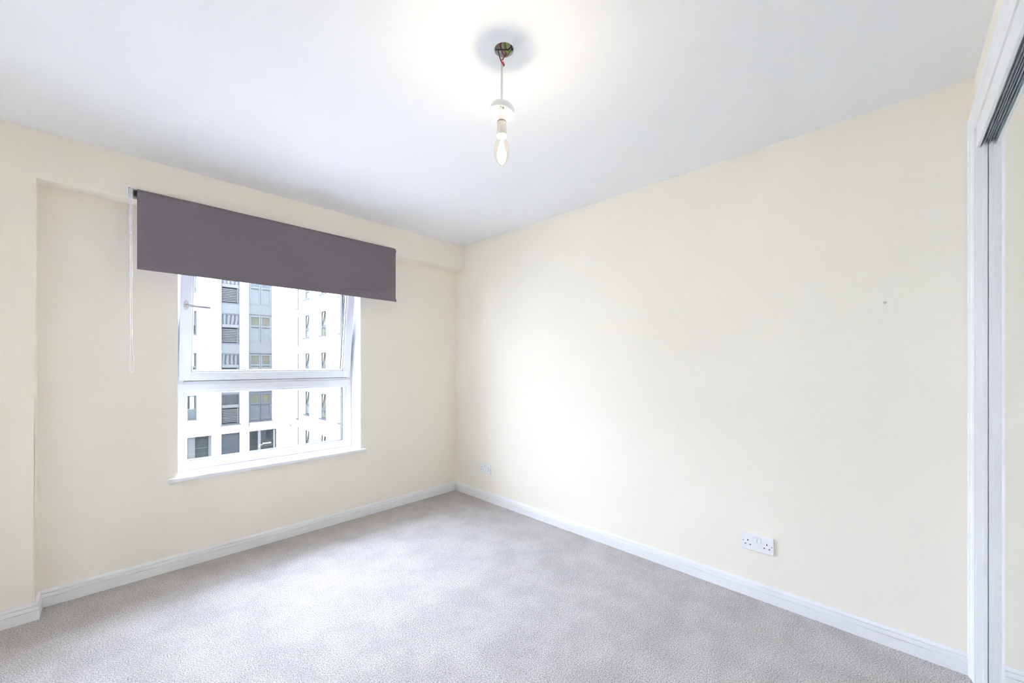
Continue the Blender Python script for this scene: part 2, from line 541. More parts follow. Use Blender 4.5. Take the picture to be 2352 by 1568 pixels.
# ================================================================== ROLLER BLIND
BX0, BX1 = -2.272, -0.738
BZT, BZB = 2.171, 1.735
BY = -RC - 0.040
bl = tag(empty('roller_blind', ((BX0 + BX1) / 2, -RC, BZB)), 'dark purple-grey roller blind half lowered over the window', 'blind')
def blind_material():
    m = mat('purple_grey_blackout_fabric', (0.150, 0.132, 0.152, 1), 0.9, spec=0.1)
    nt = m.node_tree
    b = nt.nodes['Principled BSDF']
    tc = nt.nodes.new('ShaderNodeTexCoord')
    sep = nt.nodes.new('ShaderNodeSeparateXYZ')
    geo = nt.nodes.new('ShaderNodeNewGeometry')
    nt.links.new(geo.outputs['Position'], sep.inputs[0])
    n = nt.nodes.new('ShaderNodeTexNoise')
    n.inputs['Scale'].default_value = 300
    n.inputs['Detail'].default_value = 2
    nt.links.new(geo.outputs['Position'], n.inputs['Vector'])
    cr = nt.nodes.new('ShaderNodeValToRGB')
    cr.color_ramp.elements[0].position = 0.3
    cr.color_ramp.elements[0].color = (0.185, 0.162, 0.185, 1)
    cr.color_ramp.elements[1].position = 0.7
    cr.color_ramp.elements[1].color = (0.225, 0.198, 0.222, 1)
    nt.links.new(n.outputs['Fac'], cr.inputs['Fac'])
    # curved crease mark near the lower corner
    mr = nt.nodes.new('ShaderNodeMapRange')
    mr.inputs['From Min'].default_value = -1.19
    mr.inputs['From Max'].default_value = -0.86
    nt.links.new(sep.outputs['X'], mr.inputs['Value'])
    fc = nt.nodes.new('ShaderNodeFloatCurve')
    c = fc.mapping.curves[0]
    pts = [(0, 0.10), (0.07, 0.42), (0.18, 0.60), (0.50, 0.70), (0.70, 0.72), (0.76, 0.66), (0.82, 0.57), (0.88, 0.52), (1, 0.24)]
    c.points[0].location = pts[0]
    c.points[1].location = pts[-1]
    for p in pts[1:-1]:
        c.points.new(*p)
    fc.mapping.update()
    nt.links.new(mr.outputs['Result'], fc.inputs['Value'])
    mr2 = nt.nodes.new('ShaderNodeMapRange')
    mr2.inputs['To Min'].default_value = 1.742
    mr2.inputs['To Max'].default_value = 1.817
    nt.links.new(fc.outputs[0], mr2.inputs['Value'])
    def math_(op, a, bb):
        q = nt.nodes.new('ShaderNodeMath')
        q.operation = op
        for i, x in enumerate((a, bb)):
            if x is None:
                continue
            if isinstance(x, (int, float)):
                q.inputs[i].default_value = x
            else:
                nt.links.new(x, q.inputs[i])
        return q.outputs[0]
    d = math_('ABSOLUTE', math_('SUBTRACT', sep.outputs['Z'], mr2.outputs['Result']), None)
    on = math_('LESS_THAN', d, 0.0016)
    on = math_('MULTIPLY', on, math_('GREATER_THAN', sep.outputs['X'], -1.185))
    on = math_('MULTIPLY', on, math_('LESS_THAN', sep.outputs['X'], -0.863))
    mx = nt.nodes.new('ShaderNodeMix')
    mx.data_type = 'RGBA'
    nt.links.new(math_('MULTIPLY', on, 0.6), mx.inputs['Factor'])
    nt.links.new(cr.outputs['Color'], mx.inputs['A'])
    mx.inputs['B'].default_value = (0.07, 0.062, 0.075, 1)
    # small orange stain
    dx = math_('MULTIPLY', math_('SUBTRACT', math_('ADD', sep.outputs['X'], math_('MULTIPLY', math_('SUBTRACT', sep.outputs['Z'], 1.767), 0.6)), -1.618), 1.6)
    dz = math_('SUBTRACT', sep.outputs['Z'], 1.767)
    rr = math_('SQRT', math_('ADD', math_('MULTIPLY', dx, dx), math_('MULTIPLY', dz, dz)), None)
    sp = math_('LESS_THAN', rr, 0.010)
    mx2 = nt.nodes.new('ShaderNodeMix')
    mx2.data_type = 'RGBA'
    nt.links.new(math_('MULTIPLY', sp, 0.6), mx2.inputs['Factor'])
    nt.links.new(mx.outputs['Result'], mx2.inputs['A'])
    mx2.inputs['B'].default_value = (0.42, 0.17, 0.07, 1)
    nt.links.new(mx2.outputs['Result'], b.inputs['Base Color'])
    return m
M_BLIND = blind_material()
# roll and hanging fabric in one continuous sheet section
bm = bmesh.new()
RR = 0.022
cz, cy = BZT - RR, BY + RR
sec = []
for k in range(0, 25):
    a = -0.4 + k * (2 * math.pi - 0.2) / 24
    sec.append((cy + (RR - 0.0012) * math.cos(a), cz + (RR - 0.0012) * math.sin(a)))
outer = [(BY, BZB), (BY, cz)] + [(cy + RR * math.cos(a), cz + RR * math.sin(a)) for a in [math.pi - k * math.pi * 1.55 / 20 for k in range(1, 21)]]
inner = [(BY + 0.0012, BZB), (BY + 0.0012, cz)] + [(cy + (RR - 0.0012) * math.cos(a), cz + (RR - 0.0012) * math.sin(a)) for a in [math.pi - k * math.pi * 1.55 / 20 for k in range(1, 21)]]
loop = outer + list(reversed(inner))
A = [bm.verts.new((BX0 + 0.004, y, z)) for y, z in loop]
B = [bm.verts.new((BX1 - 0.002, y, z)) for y, z in loop]
L = len(loop)
for k in range(L):
    bm.faces.new((A[k], A[(k + 1) % L], B[(k + 1) % L], B[k]))
no = len(outer)
for side in (A, B):
    for k in range(no - 1):
        bm.faces.new((side[k], side[k + 1], side[L - 2 - k], side[L - 1 - k]))
bm_obj('fabric', bm, M_BLIND, bl)
tube('roller_tube', [(BX0 - 0.008, cy, cz), (BX1 + 0.006, cy, cz)], 0.0165, mat('steel_roller_tube', (0.08, 0.10, 0.13, 1), 0.4, 0.6), bl, 18)
box('bottom_bar', (BX0 + 0.005, BY + 0.0012, BZB + 0.0005), (BX1 - 0.001, BY + 0.0075, BZB + 0.022), M_BLIND, bl, 0.002)
box('end_cap', (BX1 - 0.002, BY - 0.001, BZB - 0.003), (BX1 + 0.003, BY + 0.0080, BZB + 0.020), mat('dark_plastic', (0.05, 0.05, 0.055, 1), 0.5), bl, 0.001)
bm = bmesh.new()
addbox(bm, (BX0 - 0.038, -RC - 0.004, cz - 0.030), (BX0 - 0.010, -RC, cz + 0.030), 0.001)
addbox(bm, (BX0 - 0.034, cy - 0.021, cz - 0.026), (BX0 - 0.030, -RC, cz + 0.026), 0.001)
for k in range(4):
    addbox(bm, (BX0 - 0.030, cy - 0.023, cz + 0.016 - k * 0.011), (BX0 - 0.018, cy + 0.015, cz + 0.021 - k * 0.011), 0.001)
bm_obj('bracket', bm, M_PLASTIC, bl)
bm = bmesh.new()
addbox(bm, (BX1 + 0.006, cy - 0.012, cz - 0.020), (BX1 + 0.0085, -RC, cz + 0.016), 0.001)
bm_obj('bracket', bm, M_PLASTIC, bl)
lathe('chain_wheel', [(0, 0), (0.019, 0), (0.021, 0.003), (0.017, 0.006), (0.021, 0.009), (0.019, 0.013), (0, 0.013)],
      (BX0 - 0.028, cy, cz), M_PLASTIC, bl, 24, Matrix.Rotation(R(90), 4, 'Y'))
# ball chain: every bead built, thin cord through them
ch = []
CXc = BX0 - 0.0215
zb = 1.178
for side in (1, -1):
    pass
def chain_pt(s):      # s in 0..1 down the front strand, 1..2 back up
    down = s if s <= 1 else 2 - s
    z = cz + 0.004 - down * (cz + 0.004 - zb)
    gap = 0.0034
    k = (z - zb)
    if k < 0.16:
        gap = 0.0034 + 0.0056 * math.sin(math.pi * min(1, (0.16 - k) / 0.16) * 0.5)
    if k < 0.016:
        gap *= math.sqrt(max(0, k / 0.016))
    sgn = -1 if s <= 1 else 1
    x = CXc + sgn * gap + 0.004 * down
    y = cy - 0.012 + sgn * 0.006
    return Vector((x, y, z))
NB = 320
bm = bmesh.new()
last = None
pts = [chain_pt(2 * i / NB) for i in range(NB + 1)]
addtube(bm, pts, 0.0009, 5)
for p in pts[::1]:
    bmesh.ops.create_icosphere(bm, subdivisions=1, radius=0.0028, matrix=Matrix.Translation(p))
o = bm_obj('bead_chain', bm, M_PLASTIC, bl, True)
o['kind'] = 'stuff'
box('chain_joiner', (CXc + 0.003, cy - 0.013, 1.690), (CXc + 0.0085, cy - 0.005, 1.706), M_PLASTIC, bl, 0.002)

# ================================================================== PENDANT LAMP
LX, LY = -1.390, -2.072
lamp = tag(empty('pendant_lamp', (LX, LY, HC)), 'bare lit filament bulb hanging from open ceiling hole on white flex', 'lamp')
tilt = Matrix.Rotation(R(-44), 4, 'Z') @ Matrix.Rotation(R(11), 4, 'Y')
tube('flex', [(LX, LY, 2.306), (LX + 0.0005, LY, 2.25), (LX, LY, 2.2), (LX, LY, 2.15), (LX, LY, 2.10)], 0.0037, M_FLEX, lamp, 12)
# loose ceiling rose cover slid down the flex
cov = lathe('rose_cover', [(0.0055, 0.0285), (0.02912, 0.0285), (0.03864, 0.026), (0.04312, 0.02), (0.04536, 0.004), (0.0457, 0.0), (0.0439, -0.0008), (0.04312, 0.001), (0.04088, 0.01), (0.0336, 0.0165), (0.02016, 0.0195), (0.0055, 0.02), (0.0055, 0.0285)], (LX, LY, 2.122), M_PLASTIC, lamp, 48, tilt)
for dx in (-0.0095, 0.004):
    lathe('screw_hole', [(0, 0), (0.003, 0), (0.003, 0.004), (0, 0.004)], (LX + dx - 0.006, LY - 0.010, 2.1365), M_SCREW, cov, 12, None)
hol = lathe('lampholder', [(0.0045, 2.122), (0.0075, 2.121), (0.0090, 2.114), (0.0135, 2.106), (0.0160, 2.098), (0.0163, 2.0915), (0.0150, 2.0910),
                     (0.0150, 2.0895), (0.0165, 2.0890), (0.0172, 2.050), (0.0178, 2.049), (0.0182, 2.040), (0.0165, 2.0385), (0.0150, 2.0385), (0.0150, 2.05), (0, 2.05)],
            (LX, LY, 0), M_CREAMBAK, lamp, 36)
bm = bmesh.new()
n = 36
for z0, z1, r in ((2.0898, 2.0910, 0.0167),):
    A = [bm.verts.new((LX + r * math.cos(2 * math.pi * k / n), LY + r * math.sin(2 * math.pi * k / n), z0)) for k in range(n)]
    B = [bm.verts.new((LX + r * math.cos(2 * math.pi * k / n), LY + r * math.sin(2 * math.pi * k / n), z1)) for k in range(n)]
    for k in range(n):
        bm.faces.new((A[k], A[(k + 1) % n], B[(k + 1) % n], B[k]))
    bm.faces.new(A)
    bm.faces.new(B)
bm_obj('joint_ring', bm, mat('dark_joint', (0.12, 0.11, 0.10, 1), 0.6), hol)
M_BULBG = glass('warm_clear_bulb_glass', (0.99, 0.955, 0.87, 1), 0.8)
prof = [(0.0125, 2.046), (0.0130, 2.036), (0.0165, 2.028), (0.0225, 2.016), (0.0262, 2.003), (0.0275, 1.990), (0.0262, 1.975), (0.0222, 1.960), (0.0155, 1.947), (0.0075, 1.9385), (0, 1.9362)]
bulb = lathe('bulb', prof, (LX, LY, 0), M_BULBG, lamp, 36)
M_FIL = mat('glowing_filament', (1, 0.85, 0.6, 1), 0.5, emit=(1.0, 0.86, 0.62, 1), estr=30)
M_FIL.cycles.emission_sampling = 'NONE'
for k in range(4):
    a = R(20 + 90 * k)
    a2 = a + R(35)
    tube('filament', [(LX + 0.006 * math.cos(a), LY + 0.006 * math.sin(a), 2.022), (LX + 0.0095 * math.cos(a2), LY + 0.0095 * math.sin(a2), 1.966)], 0.0011, M_FIL, bulb, 8)
lathe('bulb_stem', [(0, 2.046), (0.0075, 2.044), (0.0050, 2.034), (0.0030, 2.026), (0.0022, 2.012), (0, 2.010)], (LX, LY, 0), mat('frosted_stem_glass', (0.9, 0.88, 0.82, 1), 0.3, spec=0.6), bulb, 16)
ld = bpy.data.lights.new('bulb_light', 'POINT')
ld.energy = BULB_W
ld.color = (1.0, 0.89, 0.72)
ld.shadow_soft_size = 0.026
lo = bpy.data.objects.new('bulb_light', ld)
lo.location = (0, 0, 1.992 - HC)
lo.parent = lamp
COL.objects.link(lo)
# wiring in the ceiling hole
def wire(name, pts, r, col):
    return tube(name, pts, r, mat('insulation_%d_%d_%d' % tuple(int(c * 100) for c in col[:3]), col, 0.4), lamp, 8)
F2 = Vector((math.cos(R(YAW)), math.sin(R(YAW)), 0))
R2 = Vector((math.sin(R(YAW)), -math.cos(R(YAW)), 0))
def hp(r, f, z):
    v = Vector((HX, HY, HC)) + R2 * r + F2 * f
    return (v.x, v.y, HC + z)
box('terminal_block', hp(-0.010, -0.006, 0.004), (Vector(hp(0.012, 0.012, 0.024))), mat('white_terminal', (0.80, 0.79, 0.80, 1), 0.4), lamp, 0.002)
wire('wire', [hp(-0.030, 0.010, 0.010), hp(-0.022, -0.004, -0.002), hp(-0.004, -0.012, -0.008), hp(0.014, -0.006, -0.004), hp(0.022, 0.004, 0.012)], 0.0022, (0.03, 0.03, 0.035, 1))
wire('wire', [hp(0.000, -0.020, 0.035), hp(0.004, -0.008, 0.012), hp(0.006, -0.002, -0.006), hp(0.018, 0.006, -0.006), hp(0.028, 0.004, 0.006)], 0.0024, (0.28, 0.42, 0.05, 1))
wire('wire', [hp(0.010, -0.022, 0.035), hp(0.010, -0.010, 0.006), hp(0.014, 0.000, -0.004), hp(0.022, 0.012, 0.004)], 0.0022, (0.62, 0.55, 0.06, 1))
wire('wire', [hp(-0.010, -0.020, 0.035), hp(-0.012, -0.010, 0.004), hp(-0.006, 0.002, -0.010), hp(0.004, 0.010, -0.016), hp(0.006, 0.016, 0.004)], 0.0024, (0.30, 0.06, 0.05, 1))
wire('wire', [hp(-0.022, 0.006, 0.012), hp(-0.018, 0.010, -0.012), hp(-0.011, 0.008, -0.034), hp(-0.0085, 0.001, -0.046)], 0.0016, (0.03, 0.03, 0.04, 1))
wire('wire', [hp(0.026, -0.012, 0.03), hp(0.026, -0.006, 0.004), hp(0.030, 0.002, 0.002), hp(0.031, 0.008, 0.012)], 0.0022, (0.03, 0.05, 0.05, 1))
wire('wire', [hp(0.004, 0.020, 0.012), hp(0.010, 0.018, -0.008), hp(0.016, 0.022, 0.004)], 0.0022, (0.22, 0.17, 0.10, 1))
rp = [hp(0.000, 0.012, -0.014), hp(-0.004, 0.004, -0.030), hp(-0.010, -0.002, -0.040), hp(-0.006, -0.006, -0.052), hp(0.000, -0.004, -0.060), hp(0.001, 0.002, -0.052), hp(-0.004, 0.003, -0.040), hp(-0.0085, 0.001, -0.046)]
wire('wire', rp, 0.0022, (0.62, 0.05, 0.07, 1))
cb = bmesh.new()
addbox(cb, hp(-0.026, 0.006, 0.004), hp(0.006, 0.024, 0.020), 0.003, 2)
bm_obj('connector_body', cb, mat('aged_brown_connector', (0.62, 0.54, 0.44, 1), 0.6, vary=0.3, vscale=120), lamp)

# ================================================================== SOCKETS
def socket(yc, zc, label):
    s = tag(empty('wall_socket', (0, yc, zc)), label, 'socket', 'white double sockets on the long wall')
    T = 0.0105
    pl = box('faceplate', (-T, yc - 0.073, zc - 0.043), (0, yc + 0.073, zc + 0.043), M_PLASTIC, s, 0.0028, 3)
    for c in (-1, 1):
        e0 = yc - c * 0.0430
        for n_, dy, dz, hy_, hz_ in (('earth_slot', 0, 0.0065, 0.0022, 0.0042), ('pin_slot', -0.0113, -0.0140, 0.0034, 0.0021), ('pin_slot', 0.0113, -0.0140, 0.0034, 0.0021)):
            box(n_, (-T - 0.0002, e0 + dy - hy_, zc + dz - hz_), (-T + 0.003, e0 + dy + hy_, zc + dz + hz_), M_HOLE, s)
        yy = yc - c * 0.0645
        bm = bmesh.new()
        bmesh.ops.create_cone(bm, cap_ends=True, segments=14, radius1=0.0030, radius2=0.0030, depth=0.0012,
                              matrix=Matrix.Translation((-T, yy, zc)) @ Matrix.Rotation(R(90), 4, 'Y'))
        bm_obj('screw', bm, M_SCREW, s)
        yr = yc - c * 0.0095
        bm = bmesh.new()
        addbox(bm, (-T - 0.0035, yr - 0.0075, zc + 0.0055), (-T + 0.002, yr + 0.0075, zc + 0.0285), 0.0012, 2)
        for v in bm.verts:
            if v.co.x < -T and v.co.z > zc + 0.017:
                v.co.x += 0.0030
        bm_obj('rocker_switch', bm, M_PLASTIC, s)
        bm = bmesh.new()
        addbox(bm, (-T - 0.0003, yr - 0.0084, zc + 0.0046), (-T + 0.001, yr + 0.0084, zc + 0.0294))
        bm_obj('switch_surround', bm, mat('switch_gap_grey', (0.55, 0.55, 0.57, 1), 0.6), s)
    return s
socket(-0.440, 0.287, 'white double socket beside the corner next to the window wall')
socket(-2.567, 0.287, 'white double socket above the skirting nearer the mirrored wardrobe')

# ================================================================== MIRRORED WARDROBE
wd = tag(empty('sliding_wardrobe', (-1.25, YD, 0)), 'built-in wardrobe with sliding mirror doors and white architrave', 'wardrobe')
def arch_prof(x_out, x_in):
    # thick at the outer edge, stepping down to the inner edge
    sg = 1 if x_in > x_out else -1
    wdt = abs(x_in - x_out)
    pts = [(0, 0), (0, 0.0185), (0.004, 0.0205), (0.026, 0.0195), (0.031, 0.0150), (0.036, 0.0135), (0.046, 0.0120), (0.051, 0.0125), (0.055, 0.0100), (wdt, 0.0080), (wdt, 0)]
    return [(x_out + sg * a, YD + b) for a, b in pts]
def arch_jamb(name, x_out, x_in, ztop):
    bm = bmesh.new()
    P = arch_prof(x_out, x_in)
    A = [bm.verts.new((x, y, 0)) for x, y in P]
    # mitre at the top
    B = [bm.verts.new((x, y, ztop - abs(x - x_out))) for x, y in P]
    k = len(P)
    for i in range(k):
        bm.faces.new((A[i], A[(i + 1) % k], B[(i + 1) % k], B[i]))
    bm.faces.new(A)
    bm.faces.new(B)
    return bm_obj(name, bm, M_TRIM, wd)
ZA = 2.183
arch_jamb('architrave', -0.0005, -0.058, ZA)
arch_jamb('architrave', OX0 - 0.06, OX0 - 0.002, ZA)
bm = bmesh.new()
P = arch_prof(0, -0.058)
A = [bm.verts.new((-0.0005 - abs(x), y, ZA - abs(x))) for x, y in P]
B = [bm.verts.new((OX0 - 0.06 + abs(x), y, ZA - abs(x))) for x, y in P]
k = len(P)
for i in range(k):
    bm.faces.new((A[i], A[(i + 1) % k], B[(i + 1) % k], B[i]))
bm.faces.new(A)
bm.faces.new(B)
bm_obj('architrave', bm, M_TRIM, wd)
YM = -3.3335       # mirror plane
# lining of the opening
box('jamb_lining', (OX1 - 0.0, YD + 0.004, 0), (OX1 - 0.004, -3.45, OZ), M_TRIM, wd, 0.001)
box('jamb_lining', (OX0, YD + 0.004, 0), (OX0 + 0.004, -3.45, OZ), M_TRIM, wd, 0.001)
box('jamb_stop', (OX1 - 0.004, YM + 0.0010, 0.007), (OX1 - 0.010, YM + 0.0125, 2.062), M_TRIM, wd, 0.001)
box('fascia', (OX0 + 0.004, YD + 0.003, 2.046), (OX1 - 0.004, YD - 0.006, OZ + 0.018), M_TRIM, wd, 0.0015)
bm = bmesh.new()
addbox(bm, (OX0 + 0.004, YD - 0.007, 2.070), (OX1 - 0.004, YD - 0.060, 2.106))
for d in (0.0, 0.0075, 0.0150):
    addbox(bm, (OX0 + 0.004, YD - 0.0075 - d, 2.056), (OX1 - 0.004, YD - 0.0095 - d, 2.071), 0.0006)
bm_obj('top_track', bm, M_ALU, wd)
bm = bmesh.new()
addbox(bm, (OX0 + 0.004, YM - 0.055, 0.0), (OX1 - 0.004, YM + 0.012, 0.006), 0.001)
bm_obj('bottom_track', bm, M_ALU, wd)
def mirror_door(x0, x1, y):
    d = box('mirror_door', (x0, y - 0.003, 0.008), (x1, y - 0.022, 2.064), M_TRIM, wd, 0.001)
    box('mirror_panel', (x0 + 0.0015, y, 0.010), (x1 - 0.0015, y - 0.0035, 2.063), M_MIRROR, d)
    me_ = mat('grey_edge_strip', (0.62, 0.64, 0.65, 1), 0.4)
    box('edge_strip', (x1 - 0.0012, y + 0.0008, 0.008), (x1, y - 0.003, 2.064), me_, d, 0.0004)
    box('edge_strip', (x0, y + 0.0012, 0.008), (x0 + 0.0022, y - 0.003, 2.064), me_, d, 0.0004)
mirror_door(-1.28, OX1 - 0.005, YM)
mirror_door(OX0 + 0.005, -1.23, YM - 0.028)
bm = bmesh.new()
addbox(bm, (OX0 - 0.02, -4.0, 0.0), (OX1 + 0.02, -4.02, 2.2))
bm_obj('carcass_back', bm, M_WALL, wd)
struct(box('wall_rear', (XL - 0.12, -4.16, -0.15), (0.12, -4.1, HC), M_WALL))

# ================================================================== COURTYARD
GZ = -5.55
YA, XB = 29.0, 7.38
TOP = 9.4
FH = 2.71
M_RENDER = mat('white_masonry_render', (0.66, 0.65, 0.62, 1), 0.9, spec=0.06, vary=0.035, vscale=0.5)
M_RENDERB = mat('pale_grey_masonry_render', (0.62, 0.615, 0.60, 1), 0.9, spec=0.06, vary=0.05, vscale=0.45)
M_FG = mat('slate_blue_window_paint', (0.025, 0.0275, 0.0275, 1), 0.5, spec=0.06)
M_FG2 = mat('pale_slate_panel', (0.037, 0.0385, 0.0355, 1), 0.55, spec=0.06, vary=0.04, vscale=2)
M_LT = mat('light_grey_rail', (0.040, 0.040, 0.036, 1), 0.5, spec=0.06)
M_DKPANE = mat('dark_reflecting_pane', (0.0076, 0.0088, 0.0074, 1), 0.12, spec=0.06, vary=0.5, vscale=1.2)
M_BGPANE = mat('beige_blind_pane', (0.028, 0.0275, 0.018, 1), 0.15, spec=0.06, vary=0.25, vscale=1.5)
M_PALEPANE = mat('pale_reflecting_pane', (0.0266, 0.0299, 0.0289, 1), 0.1, spec=0.06, vary=0.4, vscale=2.0)
M_LOUV = mat('grey_louvre_blade', (0.026, 0.027, 0.024, 1), 0.5, spec=0.06)
M_LOUVB = mat('dark_louvre_void', (0.005, 0.006, 0.007, 1), 0.8, spec=0.06)
M_DOOR = mat('charcoal_door_paint', (0.0114, 0.0123, 0.0111, 1), 0.5, spec=0.06)
M_SHUT = mat('slate_roller_shutter', (0.0171, 0.0194, 0.0192, 1), 0.55, spec=0.06)
M_VOID = mat('dark_bay_interior', (0.0123, 0.0141, 0.0118, 1), 0.8, spec=0.06, vary=0.4, vscale=25)
M_BACKING = mat('beige_window_backing', (0.034, 0.032, 0.026, 1), 0.9, spec=0.06)

def striped(name, c1, c2, scale):
    m = bpy.data.materials.new(name)
    m.use_nodes = True
    nt = m.node_tree
    b = nt.nodes['Principled BSDF']
    b.inputs['Roughness'].default_value = 0.3
    b.inputs['Specular IOR Level'].default_value = 0.06
    tc = nt.nodes.new('ShaderNodeTexCoord')
    wv = nt.nodes.new('ShaderNodeTexWave')
    wv.inputs['Scale'].default_value = scale
    wv.inputs['Distortion'].default_value = 3.5
    wv.inputs['Detail'].default_value = 2
    wv.inputs['Detail Scale'].default_value = 0.6
    nt.links.new(tc.outputs['Object'], wv.inputs['Vector'])
    mx = nt.nodes.new('ShaderNodeMix')
    mx.data_type = 'RGBA'
    mx.inputs['A'].default_value = c1
    mx.inputs['B'].default_value = c2
    nt.links.new(wv.outputs['Fac'], mx.inputs['Factor'])
    nt.links.new(mx.outputs['Result'], b.inputs['Base Color'])
    return m
M_CURTPANE = striped('pane_with_drawn_curtain', (0.010, 0.012, 0.013, 1), (0.040, 0.040, 0.037, 1), 1.4)

gnd = struct(box('courtyard_ground', (-14, 0.34, GZ - 0.3), (XB + 14, YA + 8, GZ), mat('grey_courtyard_paving', (0.45, 0.44, 0.42, 1), 0.9, vary=0.1, vscale=0.8)), 'grey paved courtyard below the window')

PA = lambda u, z, d: (u, YA + d, z)
PB = lambda u, z, d: (XB + d, u, z)
def pbox(name, P, u0, u1, z0, z1, d0, d1, m, parent, bevel=0.0):
    return box(name, P(u0, z0, d0), P(u1, z1, d1), m, parent, bevel, 1)
def padd(bm, P, u0, u1, z0, z1, d0, d1):
    addbox(bm, P(u0, z0, d0), P(u1, z1, d1))
def pframe(name, P, u0, u1, z0, z1, t, d0, d1, m, parent, bars=()):
    bm = bmesh.new()
    padd(bm, P, u0, u0 + t, z0, z1, d0, d1)
    padd(bm, P, u1 - t, u1, z0, z1, d0, d1)
    padd(bm, P, u0 + t, u1 - t, z0, z0 + t, d0, d1)
    padd(bm, P, u0 + t, u1 - t, z1 - t, z1, d0, d1)
    return bm_obj(name, bm, m, parent)

# unseen outer wall of our building and assumed yard wing, added to dim the facades
bm = bmesh.new()
addwall(bm, (-14, XB + 0.35), (GZ, TOP), [(WX0 - 0.03, WX1 + 0.03, WZ0 - 0.03, WZ1 + 0.03)], lambda u, z, d: (u, d, z), 0.331, 0.42)
struct(bm_obj('wall_outside', bm, M_RENDER))
struct(box('wall_yard_sky_block', (-14.3, 0.45, GZ), (-14.0, YA - 0.01, TOP), M_RENDER))

# ---- wing A, facing the room's window
blockA = tag(empty('apartment_block', (2.0, YA, GZ)), 'white rendered apartment building with slate window columns around the courtyard corner', 'building')
holes = []
floors = [-1, 0, 1, 2, 3]           # F1 is k = 0
for k in range(0, 4):
    z = k * FH
    holes.append((0.38, 1.576, -2.29 + z, -0.75 + z))
    holes.append((-2.6, -1.4, -2.29 + z, -0.75 + z))
holes.append((2.849, 3.904, -2.81, 8.6))
holes.append((4.41, 5.86, -2.76, 8.6))
holes.append((-0.3, 2.354, GZ, -3.41))
holes.append((2.849, 3.91, GZ, -3.40))
holes.append((4.436, 6.124, GZ, -3.40))
bm = bmesh.new()
addwall(bm, (-12, XB), (GZ, TOP), holes, PA, 0.0, 0.35)
bm_obj('facade_wall', bm, M_RENDER, blockA)
pbox('parapet', PA, -12, XB - 0.06, TOP, TOP + 0.08, -0.05, 0.4, M_FG, blockA)
pbox('movement_joint', PA, -12, 2.849, 4.645, 4.678, -0.004, 0.002, mat('joint_dark_grey', (0.030, 0.030, 0.030, 1), 0.9), blockA)  # joint strip in plain dark grey
pbox('movement_joint', PA, 3.904, 4.41, 4.655, 4.688, -0.004, 0.002, MATS['joint_dark_grey'], blockA)
pbox('movement_joint', PA, 5.86, XB - 0.1, 4.665, 4.698, -0.004, 0.002, MATS['joint_dark_grey'], blockA)
for k in range(0, 4):
    z = k * FH
    for (u0, u1) in ((0.38, 1.576), (-2.6, -1.4)):
        z0, z1 = -2.29 + z, -0.75 + z
        f = pframe('window', PA, u0, u1, z0, z1, 0.07, 0.10, 0.17, M_FG, blockA)
        pbox('window_rail', PA, u0 + 0.07, u1 - 0.07, z0 + 0.60, z0 + 0.70, 0.09, 0.16, M_LT, f)
        pbox('pane', PA, u0 + 0.06, u1 - 0.06, z0 + 0.68, z1 - 0.06, 0.13, 0.15, M_DKPANE if k < 2 else M_PALEPANE, f)
        pbox('pane', PA, u0 + 0.06, u1 - 0.06, z0 + 0.06, z0 + 0.62, 0.13, 0.15, M_PALEPANE if k < 1 or k > 2 else M_DKPANE, f)
        pbox('curtain_or_backing', PA, u1 - 0.34, u1 - 0.12, z0 + 0.68, z1 - 0.07, 0.11, 0.128, mat('white_window_reveal', (0.12, 0.12, 0.12, 1), 0.7, spec=0.06), f)
        pbox('window_ledge', PA, u0 - 0.04, u1 + 0.04, z0 - 0.07, z0, -0.06, 0.12, M_LT, f)
pbox('column_backing', PA, 2.80, 3.95, -2.85, 8.7, 0.20, 0.26, M_DOOR, blockA)
pbox('column_backing', PA, 4.36, 5.91, -2.80, 8.7, 0.20, 0.26, M_FG, blockA)
# column of panes and louvres
for k in range(0, 4):
    z = k * FH
    u0, u1 = 2.849, 3.904
    hd = -0.783 + z
    f = pframe('window', PA, u0, u1, hd - 2.03, hd + 0.03, 0.07, 0.10, 0.18, M_FG, blockA)
    pbox('pane', PA, u0 + 0.06, u1 - 0.06, hd - 0.72, hd - 0.03, 0.14, 0.16, M_CURTPANE if k else M_DKPANE, f)
    pbox('window_rail', PA, u0 + 0.05, u1 - 0.04, hd - 0.93, hd - 0.72, 0.06, 0.16, M_LT, f, 0.02)
    pbox('louvre_back', PA, u0 + 0.06, u1 - 0.06, hd - 1.97, hd - 0.92, 0.165, 0.175, M_LOUVB, f)
    for j in range(8):
        zz = hd - 1.05 - j * 0.113
        bm = bmesh.new()
        padd(bm, PA, u0 + 0.09, u1 - 0.14, zz - 0.055, zz, 0.10, 0.16)
        for v in bm.verts:
            if v.co.y > YA + 0.13:
                v.co.z += 0.045
        bm_obj('louvre_blade', bm, M_LOUV, f)
    pbox('window_stile', PA, u1 - 0.14, u1 - 0.10, hd - 1.95, hd - 0.93, 0.09, 0.16, M_LT, f)
    if k < 3:
        pbox('spandrel_panel', PA, u0, u1, hd + 0.04, hd + 0.68, 0.11, 0.17, M_FG2, blockA)
pbox('window_ledge', PA, 2.80, 3.96, -2.90, -2.81, -0.07, 0.18, M_FG2, blockA)
pbox('spandrel_panel', PA, 2.849, 3.904, -0.783 + 3 * FH + 0.04, 8.6, 0.11, 0.17, M_FG2, blockA)
